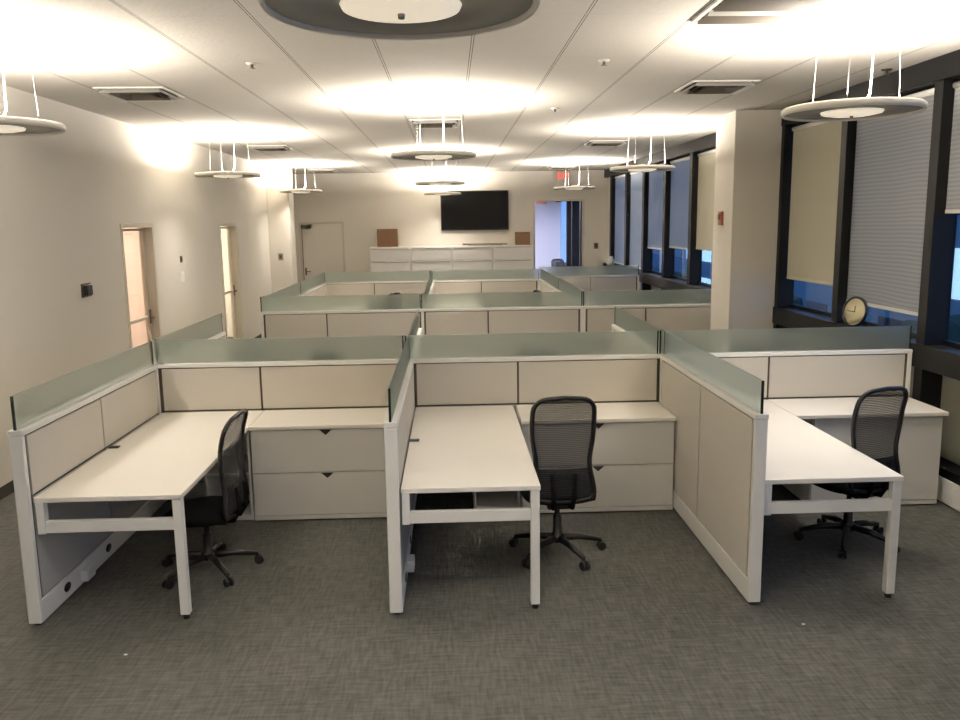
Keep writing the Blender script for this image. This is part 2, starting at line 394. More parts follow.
def troffer(loc, label, power, col):
    t = thing('ceiling_light', label, 'light', loc, 0)
    bm = bmesh.new()
    for q in ((-.31, .31, -.31, -.27), (-.31, .31, .27, .31), (-.31, -.27, -.27, .27), (.27, .31, -.27, .27)): bx(bm, *q, -.03, 0)
    obj('frame', bm, 'white', t); obj('diffuser', box(-.27, .27, -.27, .27, -.02, -.005), M['lens'], t)
    a = area('troffer_lamp', (0, 0, -.035), (0, 0, 0), .5, power, col); a.parent = t
troffer((WL - 1.4, 10.7, 2.75), 'square ceiling light in the small room behind the first left door', 80, (1, .87, .76))
troffer((WL - 1.4, 14.9, 2.75), 'square ceiling light in the small room behind the second left door', 130, (1, .90, .78))
# closed door at the far left of the back wall
dr = obj('door_3', frame_bm(1.06, 2.25, -.03, 0, .05), 'door', kind='structure'); dr.location = (-3.60, WB, 0)
lf = obj('door_leaf', box(.055, 1.005, -.012, .0, .01, 2.195, .002), 'wall', dr)
bm = bmesh.new(); bx(bm, .09, .13, -.022, -.012, .98, 1.16, .003); tube(bm, [(.11, -.02, 1.07), (.11, -.07, 1.07), (.23, -.07, 1.07)], .011)
obj('door_handle', bm, 'brass', lf)
bm = bmesh.new(); bx(bm, .04, .28, -.06, -.012, 2.10, 2.17, .004); obj('door_closer', bm, 'brass', lf)
bm = bmesh.new(); bx(bm, 0.05, .062, -.034, -.005, .02, 2.19); obj('door_seal', bm, 'core', lf)

# corridor beyond the back opening
bm = bmesh.new(); fr = .05
bx(bm, OX0 - fr, OX0, WB - .012, WB + T + .01, 0, OZ + fr, .003); bx(bm, OX1, OX1 + fr, WB - .012, WB + T + .01, 0, OZ + fr, .003); bx(bm, OX0, OX1, WB - .012, WB + T + .01, OZ, OZ + fr, .003)
struct('trim_40', bm, 'door')
bm = bmesh.new(); bx(bm, .8, XO, 29.6, 29.75, 0, 3.0); bx(bm, .7, .8, WB + T, 29.75, 0, 3.0)
struct('wall_corridor', bm, 'coldwall')
struct('ceiling_corridor', box(.7, XO, WB + T + .001, 29.75, 3.0, 3.1), 'coldwall')
struct('trim_41', box(XI, XO, WB + T, 29.6, 0, .75), 'mullion')
struct('trim_42', box(XI, XO, WB + T, 29.6, 2.85, 3.0), 'mullion')
for i, y in enumerate((20.55, 22.1, 23.7, 25.3, 26.4)):
    struct('trim_%d' % (43 + i), box(XI - .06, XO, y - .08, y + .08, .75, 2.85), 'mullion')
w = struct('window_16', box(3.90, 3.93, 20.5, 29.55, .75, .79), 'mullion'); struct('pane', box(3.91, 3.918, 20.5, 29.55, .79, 2.84), 'glass', w)
for y in (22.6, 26.2):
    t = thing('ceiling_light', 'cool white ceiling panel in the corridor beyond the back opening, %s one' % ('nearer' if y < 24 else 'farther'), 'light', (2.4, y, 3.0))
    obj('frame', box(-.32, .32, -.62, .62, -.03, 0, .004), 'white', t); obj('diffuser', box(-.28, .28, -.58, .58, -.036, -.03), 'lens', t)
    a = area('corridor_lamp', (0, 0, -.05), (0, 0, 0), .5, 200, (.88, .86, 1.0), 1.1); a.parent = t

# outside: street level below, a facade across the way
struct('ground_outside', box(XO + .3, 80, -20, 110, -4.2, -4.0), 'asphalt')
t = thing('office_building', 'blue-grey building across the street, seen below the blinds', 'building', (17, 40, -4.0))
bm = bmesh.new(); bx(bm, 0, 8, -45, 45, 0, 9.0); obj('facade', bm, 'facade', t)
k = 0
for j in range(26):
    for z in (.6, 3.4, 6.2):
        lit = random.random() < .55
        obj('facade_window', box(-.05, .05, -44 + j * 3.4, -44 + j * 3.4 + 2.2, z, z + 1.7), 'litpane' if lit else 'darkpane', t); k += 1
for i, (x, y, s) in enumerate(((11, 14, 1.2), (12, 19.5, 1.5), (10.5, 25, 1.1), (12, 32, 1.6), (11, 41, 1.4))):
    t = thing('street_tree', ('dark leafy tree outside below the %s blind' % ['nearest grey', 'plain beige', 'left-of-column', 'blue-lit', 'farthest'][i]), 'tree', (x, y, -4.0), 0, 'trees outside')
    bm = bmesh.new(); tube(bm, [(0, 0, 0), (.05, 0, 1.2), (0, .05, 2)], [.12, .09, .06]); obj('trunk', bm, 'carton', t)
    bm = bmesh.new(); bmesh.ops.create_icosphere(bm, subdivisions=3, radius=s)
    for v in bm.verts: v.co = v.co * (1 + random.uniform(-.18, .18)) + Vector((0, 0, 2.2))
    obj('crown', bm, 'leaf', t)

# ================================================================== CUBICLE PARTITIONS
def partition(label, x, y, length, rz, front='tile', back='tile', seams=None, glass=True, outlets=False, group='cubicle partitions', post0=True, post1=True):
    """local: runs along +x; 'front' is the local -y side, 'back' the +y side.
       a side is 'tall' (fabric to the base), or 'split' (fabric above desk height, steel below)"""
    t = thing('cubicle_partition', label, 'partition', (x, y, 0), rz, group)
    h = .035
    obj('core', box(.004, length - .004, -.024, .024, .05, H - .03), 'core', t)
    obj('top_cap', box(0, length, -h - .004, h + .004, H - .034, H, .006), 'white', t)
    br = obj('base_rail', box(.002, length - .002, -h - .002, h + .002, .022, .15, .005), 'white', t)
    if post0: obj('end_post', box(0, .034, -h, h, .022, H - .034, .004), 'white', t)
    if post1: obj('end_post', box(length - .034, length, -h, h, .022, H - .034, .004), 'white', t)
    cols = [.05 if post0 else .085] + list(seams or [length / 2]) + [length - (.05 if post1 else .012)]
    for side, kind in ((-1, front), (1, back)):
        y0, y1 = (.024 * side, .034 * side)
        for a, b in zip(cols[:-1], cols[1:]):
            a2, b2 = a + .008, b - .008
            if kind == 'tall': obj('fabric_tile', box(a2, b2, y0, y1, .16, H - .042, .003), 'fabric', t)
            else:
                obj('fabric_tile', box(a2, b2, y0, y1, D + .012, H - .042, .003), 'fabric', t)
                obj('lower_tile', box(a2, b2, y0, y1, .16, D - .002, .003), 'steel_tile', t)
    if glass:
        g = obj('glass_screen', box(.016, length - .016, -.005, .005, H, H + G), 'frost', t)
        obj('glass_edge', box(.004, .016, -.0065, .0065, H, H + G, .001), 'glass_edge', g)
        obj('glass_edge', box(length - .016, length - .004, -.0065, .0065, H, H + G, .001), 'glass_edge', g)
    if outlets:
        sd = outlets
        for xx in (.32, .92):
            bm = bmesh.new(); lathe(bm, [(0, 0), (.030, 0), (.034, .004), (0, .004)], 16)
            bmesh.ops.transform(bm, matrix=Matrix.Translation((xx, sd * (h + .0025), .092)) @ Matrix.Rotation(-sd * PI / 2, 4, 'X') @ Matrix.Diagonal((1.25, .8, 1, 1)), verts=bm.verts)
            obj('cable_port', bm, 'outlet', br)
        obj('power_box', box(.50, .62, sd * h, sd * (h + .045), .04, .115, .008), 'white', br)
    bm = bmesh.new()
    for xx in (.05, length - .05): lathe(bm, [(0, .0), (.022, .0), (.022, .012), (.012, .024), (0, .024)], 14, (xx, 0, 0))
    obj('levelling_foot', bm, 'rubber', t)
    return t
Q = PI / 2     # a rotated run: local +x -> +Y, local -y -> +X (right side), local +y -> -X (left side)
n1 = YB - .04 - YF
s1 = [1.02]
partition('leftmost low partition in the front row, with frosted glass and exposed end post', XL, YF, n1, Q, 'split', 'tall', s1, outlets=-1)
partition('low partition between the two left front desks, glass seen almost edge-on', XM, YF, n1, Q, 'split', 'tall', s1, outlets=-1)
partition('tall beige-faced low partition at the left of the right front desk', XR, YF, n1, Q, 'split', 'tall', s1, outlets=-1)
n2 = Y2 - YB - .04
partition('leftmost low partition just behind the front row, near the left wall', XL, YB + .04, n2, Q, 'split', 'tall')
partition('low partition behind the middle of the front row, its cap end showing over the glass', XM, YB + .04, n2, Q, 'split', 'split')
partition('low partition behind the right front cubicles, its white cap end showing over the glass', XR, YB + .04, n2, Q, 'split', 'split')
partition('cross partition behind the left front desk and its drawers', XL - .036, YB, XM - XL, 0, 'split', 'split', [.86], post0=False, post1=False)
partition('cross partition behind the centre front desk and chair', XM - .036, YB, XR - XM, 0, 'split', 'split', [.90], post0=False, post1=False)
partition('cross partition behind the right front desk, ending by the windows', XR - .036, YB, 3.72 - XR + .036, 0, 'split', 'split', [.89], post0=False)
# second group
n3 = (Y4 - Y3 - .08) / 2
for X, nm in ((XL, 'left'), (XM, 'middle'), (XR, 'right')):
    partition('%s lengthwise partition of the rear cubicle group, nearer half' % nm, X, Y3 + .04, n3, Q, 'split', 'split' if X > XL else 'tall')
    partition('%s lengthwise partition of the rear cubicle group, farther half' % nm, X, Y3 + .04 + n3, n3 - .001, Q, 'split', 'split' if X > XL else 'tall')
partition('front cross partition of the rear cubicle group, left bay', XL - .036, Y3, XM - XL, 0, 'tall', 'split', [.82], post1=False)
partition('front cross partition of the rear cubicle group, centre bay', XM - .036, Y3, XR - XM, 0, 'tall', 'split', [.84])
partition('front cross partition of the rear cubicle group, right bay ending behind the column', XR - .036, Y3, 3.70 - XR, 0, 'tall', 'split', [.80])
partition('farthest cross partition of the rear group, left bay before the wide cabinets', XL - .036, Y4, XM - XL, 0, 'split', 'tall', [.95], post1=False)
partition('farthest cross partition of the rear group, centre bay before the wide cabinets', XM - .036, Y4, XR - XM, 0, 'split', 'tall', [.95])
partition('farthest cross partition at the right, in front of the back opening', XR + .04, Y5, 3.70 - XR - .04, 0, 'split', 'tall', [1.0])

# ================================================================== DESKS
def desk(label, x, y, w=.80, length=2.06, flip=False, crossbar=True, group='cubicle desks'):
    """left-back origin: x is the partition face, y the open end; runs to +Y (or -Y when flipped)"""
    s = -1 if flip else 1
    t = thing('cubicle_desk', label, 'desk', (x, y, 0), 0, group)
    def B(x0, x1, y0, y1, z0, z1, bev=.003): return box(x0, x1, min(s * y0, s * y1), max(s * y0, s * y1), z0, z1, bev)
    obj('worktop', B(.002, w, 0, length, D - .03, D, .005), 'laminate', t)
    lg = obj('leg', B(w - .055, w - .005, .004, .054, .03, D - .03), 'white', t)
    bm = bmesh.new(); lathe(bm, [(0, 0), (.018, 0), (.018, .018), (.008, .031), (0, .031)], 14, (w - .03, s * .029, 0)); obj('glide', bm, 'rubber', lg)
    obj('wall_bracket', B(.006, .05, .004, .054, .525, D - .03), 'white', t)
    obj('crossbar', B(.05, w - .055, .010, .048, .53, .595), 'white', t)
    obj('under_beam', B(w / 2, w / 2 + .03, .35, length - .05, D - .09, D - .03), 'white', t)
    g = bmesh.new(); bx(g, .004, .07, min(s * 1.0, s * 1.05), max(s * 1.0, s * 1.05), D, D + .008, .003); obj('cable_grommet', g, 'outlet', t, label='small dark cable grommet at the partition')
    return t
FY = YB - .045
desk('white desk at the left front, beside the side-on chair', XL + .04, YF + .035)
desk('white desk at the centre front, left of the mesh chair', XM + .04, YF + .035, w=.78)
desk('white desk at the right front, right of the tall beige partition face', XR + .04, YF + .035)

def return_top(label, x0, x1, y0, y1, group='cubicle return worktops'):
    t = single('return_worktop', box(0, x1 - x0, 0, y1 - y0, D - .03, D, .005), 'laminate', label, 'worktop', group, (x0, y0, 0))
    return t
def file_cabinet(label, x0, x1, y0, y1, plain=False, group='cubicle drawer cabinets'):
    w = x1 - x0; d = y1 - y0
    t = thing('drawer_cabinet', label, 'cabinet', (x0, y0, 0), 0, group)
    obj('carcass', box(0, w, .02, d, .012, D - .032, .003), 'file', t)
    obj('plinth', box(.01, w - .01, .03, d - .02, 0, .012), 'rubber', t)
    obj('base_strip', box(0, w, .004, .02, .012, .045, .002), 'file', t)
    zs = [(.05, .372), (.378, .70)] if not plain else [(.05, .70)]
    for a, b in zs:
        dr_ = obj('drawer' if not plain else 'side_panel', box(.004, w - .004, 0, .02, a, b, .003), 'file', t)
        if not plain:
            bm = bmesh.new(); c = w / 2
            v = [bm.verts.new(p) for p in ((c - .045, -.004, b - .002), (c + .045, -.004, b - .002), (c, -.004, b - .042), (c - .045, .0, b - .002), (c + .045, .0, b - .002), (c, .0, b - .042))]
            bm.faces.new(v[:3]); bm.faces.new(v[3:][::-1])
            for i in range(3): bm.faces.new((v[i], v[(i + 1) % 3], v[(i + 1) % 3 + 3], v[i + 3]))
            obj('drawer_pull', bm, 'outlet', dr_)
    return t
def shelf_unit(label, x0, x1, y0, y1, group='open corner shelves'):
    w = x1 - x0; d = y1 - y0; t = thing('open_shelf', label, 'shelf', (x0, y0, 0), 0, group)
    obj('side_panel', box(0, .018, 0, d, .01, D - .034, .002), 'file', t); obj('side_panel', box(w - .018, w, 0, d, .01, D - .034, .002), 'file', t)
    obj('back_panel', box(.018, w - .018, d - .012, d, .01, D - .034), 'steel_tile', t)
    obj('shelf_board', box(.018, w - .018, .006, d - .012, .36, .38, .002), 'file', t); obj('bottom_board', box(.018, w - .018, .006, d - .012, .01, .05, .002), 'file', t)
CY = 5.965
for X, xr, who in ((XL, XM, 'left'), (XM, XR, 'centre')):
    x0 = X + .845
    return_top('white return worktop over the two drawers in the %s front cubicle' % who, x0, xr - .04, CY - .02, YB - .04)
    file_cabinet('pale grey two-drawer cabinet in the %s front cubicle' % who, x0 - .03 + .03, xr - .045, CY, YB - .05)
    shelf_unit('open shelf unit tucked under the %s front desk beside the drawers' % who, x0 - .36, x0 - .012, CY + .02, YB - .05)
return_top('white return worktop in the right front cubicle, reaching to the windows', XR + .845, 3.70, CY - .05, YB - .04)
file_cabinet('plain-fronted pale cabinet in the right front cubicle near the window', XR + 1.0, 3.68, CY - .02, YB - .05, plain=True)
# rear cubicles behind the front row
for X, who in ((XL, 'left'), (XM, 'centre'), (XR, 'right')):
    desk('white desk behind the cross partition, %s cubicle of the second row' % who, X + .04, Y2 - .0, length=Y2 - YB - .045, flip=True)
for X, who in ((XL, 'left'), (XM, 'centre'), (XR, 'right')):
    ln = 2.3
    desk('white desk in the nearer %s cubicle of the rear group' % who, X + .04, Y3 + .045 + ln, length=ln, flip=True)
    yy = (Y4 if X < XR else Y5) - .045
    desk('white desk in the farther %s cubicle of the rear group' % who, X + .04, yy - ln, length=ln)

# ================================================================== CHAIRS
def make_chair(label):
    """faces local +y, origin on the floor under the column"""
    t = thing('task_chair', label, 'chair')
    for k in range(5):
        a = math.radians(78) + k * 2 * PI / 5
        dx, dy = math.cos(a), math.sin(a)
        bm = bmesh.new(); tube(bm, [(dx * .03, dy * .03, .115), (dx * .15, dy * .15, .11), (dx * .30, dy * .30, .075)], [.026, .022, .015], 10)
        leg = obj('base_leg', bm, 'black', t)
        bm = bmesh.new()
        px, py = -dy, dx
        for s in (-1, 1):
            c = Vector((dx * .31 + px * .016 * s, dy * .31 + py * .016 * s, .030)); ax = Vector((px, py, 0))
            tube(bm, [c - ax * .010, c - ax * .007, c + ax * .007, c + ax * .010], [.024, .029, .029, .024], 16)
        tube(bm, [(dx * .31 - px * .02, dy * .31 - py * .02, .03), (dx * .31 + px * .02, dy * .31 + py * .02, .03)], .008, 8)
        tube(bm, [(dx * .30, dy * .30, .085), (dx * .30, dy * .30, .045)], .010, 8)
        obj('caster', bm, 'rubber', leg)
    bm = bmesh.new(); lathe(bm, [(0, .09), (.042, .09), (.045, .14), (.03, .15), (.028, .27), (.018, .275), (.017, .37), (0, .37)], 20); obj('gas_column', bm, 'black', t)
    bm = bmesh.new(); bx(bm, -.09, .09, -.16, .12, .36, .40, .012); tube(bm, [(.05, .02, .38), (.22, .04, .38), (.25, .04, .375)], .008, 8); obj('tilt_mechanism', bm, 'black', t)
    # seat: rounded cushion with waterfall front
    bm = bmesh.new(); nx, ny = 16, 16; top = []; bot = []
    for j in range(ny + 1):
        for i in range(nx + 1):
            u, v = i / nx * 2 - 1, j / ny * 2 - 1
            # squircle mapping
            x = u * math.sqrt(1 - v * v * .28); y = v * math.sqrt(1 - u * u * .22)
            z = .495 - .035 * max(0, v) ** 3 - .022 * (abs(u) ** 4 + abs(v) ** 4) - .010 * (1 - u * u) * (1 - v * v)
            top.append(bm.verts.new((x * .25, y * .24 + .02, z - .025))); bot.append(bm.verts.new((x * .23, y * .22 + .02, .395 + .012 * (abs(u) ** 4 + abs(v) ** 4))))
    n = nx + 1
    for j in range(ny):
        for i in range(nx):
            a = j * n + i
            f = bm.faces.new((top[a], top[a + 1], top[a + n + 1], top[a + n])); f.smooth = True
            f = bm.faces.new((bot[a + n], bot[a + n + 1], bot[a + 1], bot[a])); f.smooth = True
    rim = [i for i in range(nx)] + [nx + j * n for j in range(ny)] + [ny * n + nx - i for i in range(nx)] + [(ny - j) * n for j in range(ny)]
    for a, b in zip(rim, rim[1:] + rim[:1]):
        f = bm.faces.new((top[b], top[a], bot[a], bot[b])); f.smooth = True
    obj('seat', bm, 'black_fabric', t)
    # back: waisted loop frame following an S curve
    def by(z):   # depth of the back surface at height z
        s = (z - .47) / .63
        return -.205 - .02 * math.sin(s * PI * 1.6) * 1.0 + .035 * math.sin(s * PI) - .12 * max(0, s - .35) ** 1.4
    def hw(z):
        s = (z - .47) / .63
        return .205 - .030 * math.exp(-((s - .33) / .20) ** 2) - .012 * s
    Z0, Z1 = .435, 1.105
    loop = []
    N = 14
    for i in range(N + 1):
        z = Z0 + .05 + (Z1 - Z0 - .14) * i / N; loop.append((hw(z), by(z), z))
    for a in (18, 36, 54, 72, 88):
        r = math.radians(a); w = hw(Z1 - .09); z = Z1 - .09 + .09 * math.sin(r); loop.append((w - .09 + .09 * math.cos(r), by(z), z))
    loop.append((.0, by(Z1) - .004, Z1 + .008))
    left = [(-x, y, z) for x, y, z in loop[:-1]][::-1]
    full = loop + left
    full += [(-hw(Z0) + .03, by(Z0) + .0, Z0 + .01), (-.08, by(Z0) - .008, Z0), (.08, by(Z0) - .008, Z0), (hw(Z0) - .03, by(Z0), Z0 + .01)]
    bm = bmesh.new(); tube(bm, full, .015, 10, closed=True); obj('back_frame', bm, 'black', t)
    bm = bmesh.new(); nx, nz = 14, 22; g = []
    for j in range(nz + 1):
        z = Z0 + .03 + (Z1 - Z0 - .03) * j / nz; w = hw(z) - (.0 if z < Z1 - .09 else .09 - math.sqrt(max(0, .0081 - (z - Z1 + .09) ** 2)))
        g.append([bm.verts.new((w * (i / nx * 2 - 1), by(min(z, Z1)) - .022 * (1 - (i / nx * 2 - 1) ** 2), z)) for i in range(nx + 1)])
    for j in range(nz):
        for i in range(nx):
            f = bm.faces.new((g[j][i], g[j][i + 1], g[j + 1][i + 1], g[j + 1][i])); f.smooth = True
    obj('back_mesh', bm, 'mesh', t)
    bm = bmesh.new()
    for s in (-1, 1): tube(bm, [(s * .05, -.10, .38), (s * .06, -.20, .39), (s * .065, by(.5) - .045, .47), (s * .075, by(.62) - .035, .62)], [.018, .018, .016, .010], 10)
    obj('back_bracket', bm, 'black_fabric', t)
    bm = bmesh.new()
    g = []
    for j in range(5):
        z = Z0 + .01 + .20 * j / 4
        g.append([bm.verts.new((hw(z) * .96 * (i / 12 * 2 - 1), by(z) - .03 * (1 - (i / 12 * 2 - 1) ** 2) + .008, z)) for i in range(13)])
    for j in range(4):
        for i in range(12): bm.faces.new((g[j][i], g[j][i + 1], g[j + 1][i + 1], g[j + 1][i])).smooth = True
    bmesh.ops.solidify(bm, geom=bm.faces[:], thickness=.012)
    obj('lumbar_pad', bm, 'black_fabric', t)
    return t
CG = 'black mesh task chairs'
ch = make_chair('black mesh chair turned side-on beside the left front desk'); ch['group'] = CG
ch.location = (-1.585, 5.10, 0); ch.rotation_euler = (0, 0, math.radians(85)); ch.scale = (1, 1, .93)
dup(ch, (.672, 5.22, 0), math.radians(3), 'black mesh chair with its back to us at the centre front desk', CG)
dup(ch, (2.66, 5.28, 0), math.radians(18), 'black mesh chair half hidden by the right front desk', CG)
dup(ch, (-1.25, 7.75, 0), math.radians(170), 'black chair blurred behind the glass of the left cross partition', CG).scale = (1, 1, .86)
dup(ch, (.85, 7.75, 0), math.radians(190), 'black chair blurred behind the glass of the centre cross partition', CG).scale = (1, 1, .86)
dup(ch, (2.9, 7.8, 0), math.radians(160), 'black chair behind the glass of the right cross partition', CG).scale = (1, 1, .86)
dup(ch, (-1.10, 13.1, 0), math.radians(60), 'black chair in the left cubicle of the rear group', CG)
dup(ch, (1.12, 13.02, 0), math.radians(100), 'black chair with its top edge showing in the centre cubicle of the rear group', CG)
dup(ch, (2.95, 12.7, 0), math.radians(95), 'black chair in the right cubicle of the rear group', CG)
dup(ch, (3.15, 23.6, 0), math.radians(200), 'dark chair in the corridor beyond the back opening', CG)

# ================================================================== BACK WALL THINGS
CX0, CX1 = -1.905, 1.985; uw = (CX1 - CX0) / 4; CTOP = 1.64
def wide_file(label, x):
    t = thing('lateral_file_cabinet', label, 'cabinet', (x, 19.83, 0), 0, 'lateral files under the television')
    obj('carcass', box(.002, uw - .002, .02, .465, .0, CTOP, .004), 'file', t)
    for k in range(5):
        z0 = .05 + k * .315; dr_ = obj('drawer', box(.010, uw - .010, 0, .02, z0, z0 + .303, .004), 'file', t)
        obj('drawer_pull', box(.05, uw - .05, -.010, 0, z0 + .278, z0 + .290, .003), 'chrome', dr_)
for k, w_ in enumerate(('leftmost', 'second from left', 'second from right', 'rightmost')):
    wide_file('pale lateral file cabinet against the back wall, %s of four' % w_, CX0 + k * uw)
t = thing('television', 'black flat television on the back wall above the cabinets', 'television', (.61, WB, 2.0))
obj('screen_housing', box(-.815, .815, -.075, -.03, 0, .935, .008), 'black', t)
obj('screen', box(-.79, .79, -.079, -.075, .03, .91), 'screen', t); obj('wall_mount', box(-.3, .3, -.03, 0, .25, .7, .004), 'black', t)
def carton(label, x, y, w, d, h, rz):
    t = thing('cardboard_box', label, 'box', (x, y, CTOP), rz, 'boxes on the cabinets')
    obj('box_body', box(-w / 2, w / 2, -d / 2, d / 2, 0, h, .005), 'carton', t)
    bm = bmesh.new(); bx(bm, -.03, .03, -d / 2 - .001, d / 2 + .001, h, h + .001); bx(bm, -.03, .03, -d / 2 - .0015, -d / 2, h * .7, h); obj('tape', bm, 'tape', t)
carton('brown cardboard box on the left end of the lateral files', -1.48, 20.05, .48, .34, .42, .03)
carton('smaller brown cardboard box on the right end of the lateral files', 1.74, 20.05, .34, .3, .30, -.02)
t = thing('sound_bar', 'long flat grey bar lying on the cabinets below the television', 'sound bar', (.84, 20.0, CTOP))
obj('housing', box(-.54, .54, -.06, .06, .006, .055, .01), 'chrome', t); obj('grille', box(-.52, .52, -.063, -.06, .014, .047, .001), 'vane', t)
obj('foot', box(-.4, .4, -.04, .04, 0, .006), 'rubber', t)

def text_mesh(txt, size, m, name, parent, loc, rot, depth=.004):
    cu = bpy.data.curves.new(name, 'FONT'); cu.body = txt; cu.size = size; cu.extrude = depth; cu.align_x = 'CENTER'; cu.align_y = 'CENTER'
    tmp = bpy.data.objects.new(name, cu); C.objects.link(tmp)
    dg = bpy.context.evaluated_depsgraph_get(); me = bpy.data.meshes.new_from_object(tmp.evaluated_get(dg))
    bpy.data.objects.remove(tmp)
    o = bpy.data.objects.new(name, me); C.objects.link(o); me.materials.clear(); me.materials.append(M[m]); o.parent = parent; o.location = loc; o.rotation_euler = rot
def exit_sign(label, x, y, z, s=1.0):
    t = thing('exit_sign', label, 'exit sign', (x, y, z), 0, 'exit signs')
    obj('canopy', box(-.16 * s, .16 * s, -.05, .05, -.035, 0, .004), 'vane', t)
    obj('sign_plate', box(-.15 * s, .15 * s, -.008, .008, -.26 * s, -.035, .003), 'signw', t)
    text_mesh('EXIT', .155 * s, 'red', 'lettering', t, (0, -.010, -.15 * s), (PI / 2, 0, 0), .003)
exit_sign('red EXIT sign hanging from the ceiling near the back opening', 2.70, 19.9, CZ)
exit_sign('small red EXIT sign in the corridor beyond the back opening', 2.42, 22.0, 2.86, .9)
# the second sign hangs from the corridor ceiling on a stem
bm = bmesh.new(); tube(bm, [(0, 0, 0), (0, 0, .14)], .01, 8); obj('stem', bm, 'vane', [o for o in C.objects if o.name == 'exit_sign.001'][0])

# ================================================================== WALL DEVICES
def plate(name, label, cat, loc, rz, w, h, m, m2=None):
    """faces local -y"""
    t = thing(name, label, cat, loc, rz)
    obj('cover_plate', box(-w / 2, w / 2, -.008, 0, -h / 2, h / 2, .002), m, t)
    obj('rocker' if 'switch' in name else 'sensor', box(-w / 4, w / 4, -.016, -.008, -h / 4, h / 4, .002), m2 or m, t)
plate('light_switch', 'pale switch plate on the pilaster at the left', 'light switch', (-3.50, 17.4, 1.54), 0, .10, .14, 'chrome', 'brass')
plate('wall_sensor', 'small dark wall sensor between the two left doors', 'wall sensor', (WL, 11.68, 1.74), Q, .09, .09, 'brass', 'black')
plate('light_switch', 'white switch plate under the dark sensor on the left wall', 'light switch', (WL, 11.68, 1.50), Q, .16, .14, 'white', 'white')
plate('light_switch', 'small dark switch on the back wall between opening and windows', 'light switch', (3.56, WB, 1.58), 0, .10, .14, 'brass', 'black')
t = thing('thermostat', 'dark wall control with a pale cover on the near left wall', 'thermostat', (WL, 8.60, 1.56), Q)
obj('back_plate', box(-.11, .11, -.012, 0, -.07, .07, .003), 'brass', t); obj('control_box', box(-.09, .03, -.06, -.012, -.05, .05, .006), 'black', t); obj('cover', box(.045, .10, -.03, -.012, -.045, .055, .004), 'vent', t)
t = thing('fire_alarm_box', 'small brown-red alarm box on the side of the white column', 'alarm box', (3.22, 9.84, 2.19), -Q)
obj('housing', box(-.06, .06, -.03, 0, -.08, .08, .005), 'redbox', t); obj('alarm_lens', box(-.035, .035, -.045, -.03, -.01, .05, .005), 'brass', t)

# ================================================================== CEILING THINGS
def diffuser(label, x, y, s=.60):
    t = thing('air_vent', label, 'ceiling vent', (x, y, CZ), 0, 'square ceiling vents')
    h = s / 2; bm = bmesh.new()
    for q in ((-h, h, -h, -h + .03), (-h, h, h - .03, h), (-h, -h + .03, -h + .03, h - .03), (h - .03, h, -h + .03, h - .03)): bx(bm, *q, -.014, -.001, .002)
    obj('frame', bm, 'vent', t); obj('duct_shade_sheet', box(-h + .03, h - .03, -h + .03, h - .03, -.004, -.001), 'vent_shade', t)  # flat dark sheet painted as the shaded recess under a solid ceiling
    for k, r in enumerate((.235, .17, .105)):
        bm = bmesh.new(); z0, z1 = -.006, -.045; r2 = r + .035
        lo = [bm.verts.new((a * r2, b * r2, z1)) for a, b in ((-1, -1), (1, -1), (1, 1), (-1, 1))]
        hi = [bm.verts.new((a * r, b * r, z0)) for a, b in ((-1, -1), (1, -1), (1, 1), (-1, 1))]
        for i in range(4): bm.faces.new((lo[i], lo[(i + 1) % 4], hi[(i + 1) % 4], hi[i]))
        bmesh.ops.solidify(bm, geom=bm.faces[:], thickness=.003)
        obj('vane_ring', bm, 'vent' if k == 0 else 'vane', t)
for x, y, l in ((-2.745, 7.83, 'square ceiling vent at the left, nearest the camera'), (-2.745, 13.3, 'square ceiling vent at the left, middle one'), (-2.78, 18.95, 'square ceiling vent at the left, nearest the back wall'),
                (-.145, 10.3, 'square ceiling vent in the centre above the far pendant'), (2.44, 7.75, 'square ceiling vent at the right, in front of the white column'), (2.44, 13.1, 'square ceiling vent at the right, middle one'), (2.50, 18.7, 'square ceiling vent at the right, before the EXIT sign')):
    diffuser(l, x, y)
t = thing('return_grille', 'large dark return air grille at the top right of the photo', 'ceiling vent', (1.815, 4.78, CZ))
bm = bmesh.new()
for q in ((-.32, .32, -.50, -.47), (-.32, .32, .47, .50), (-.32, -.29, -.47, .47), (.29, .32, -.47, .47)): bx(bm, *q, -.014, -.001, .002)
obj('frame', bm, 'vent', t); obj('duct_shade_sheet', box(-.29, .29, -.47, .47, -.004, -.001), 'vent_shade', t)  # dark sheet stands in for the shade behind the slats
for k in range(9):
    yy = -.42 + k * .105
    bm = bmesh.new(); v = [bm.verts.new(p) for p in ((-.29, yy, -.008), (.29, yy, -.008), (.29, yy + .05, -.03), (-.29, yy + .05, -.03))]; bm.faces.new(v); bmesh.ops.solidify(bm, geom=bm.faces[:], thickness=.004)
    obj('slat', bm, 'vane' if k != 6 else 'vent', t)
def sprinkler(label, x, y, m='vent'):
    t = thing('sprinkler_head', label, 'sprinkler', (x, y, CZ), 0, 'ceiling sprinklers')
    bm = bmesh.new(); lathe(bm, [(0, 0), (.045, 0), (.04, -.010), (0, -.012)], 20); obj('escutcheon', bm, m, t)
    bm = bmesh.new(); lathe(bm, [(0, -.012), (.012, -.012), (.01, -.035), (.024, -.038), (.024, -.042), (0, -.042)], 14); obj('deflector', bm, 'chrome', t)
sprinkler('small sprinkler on the ceiling left of the largest pendant', -1.45, 6.52)
sprinkler('small sprinkler on the ceiling right of the largest pendant', 1.19, 6.51)
sprinkler('small sprinkler on the ceiling farther along, right of the centre pendants', 1.15, 9.16)
sprinkler('dark sprinkler close to the window header at the right', 3.62, 7.0, 'brass')

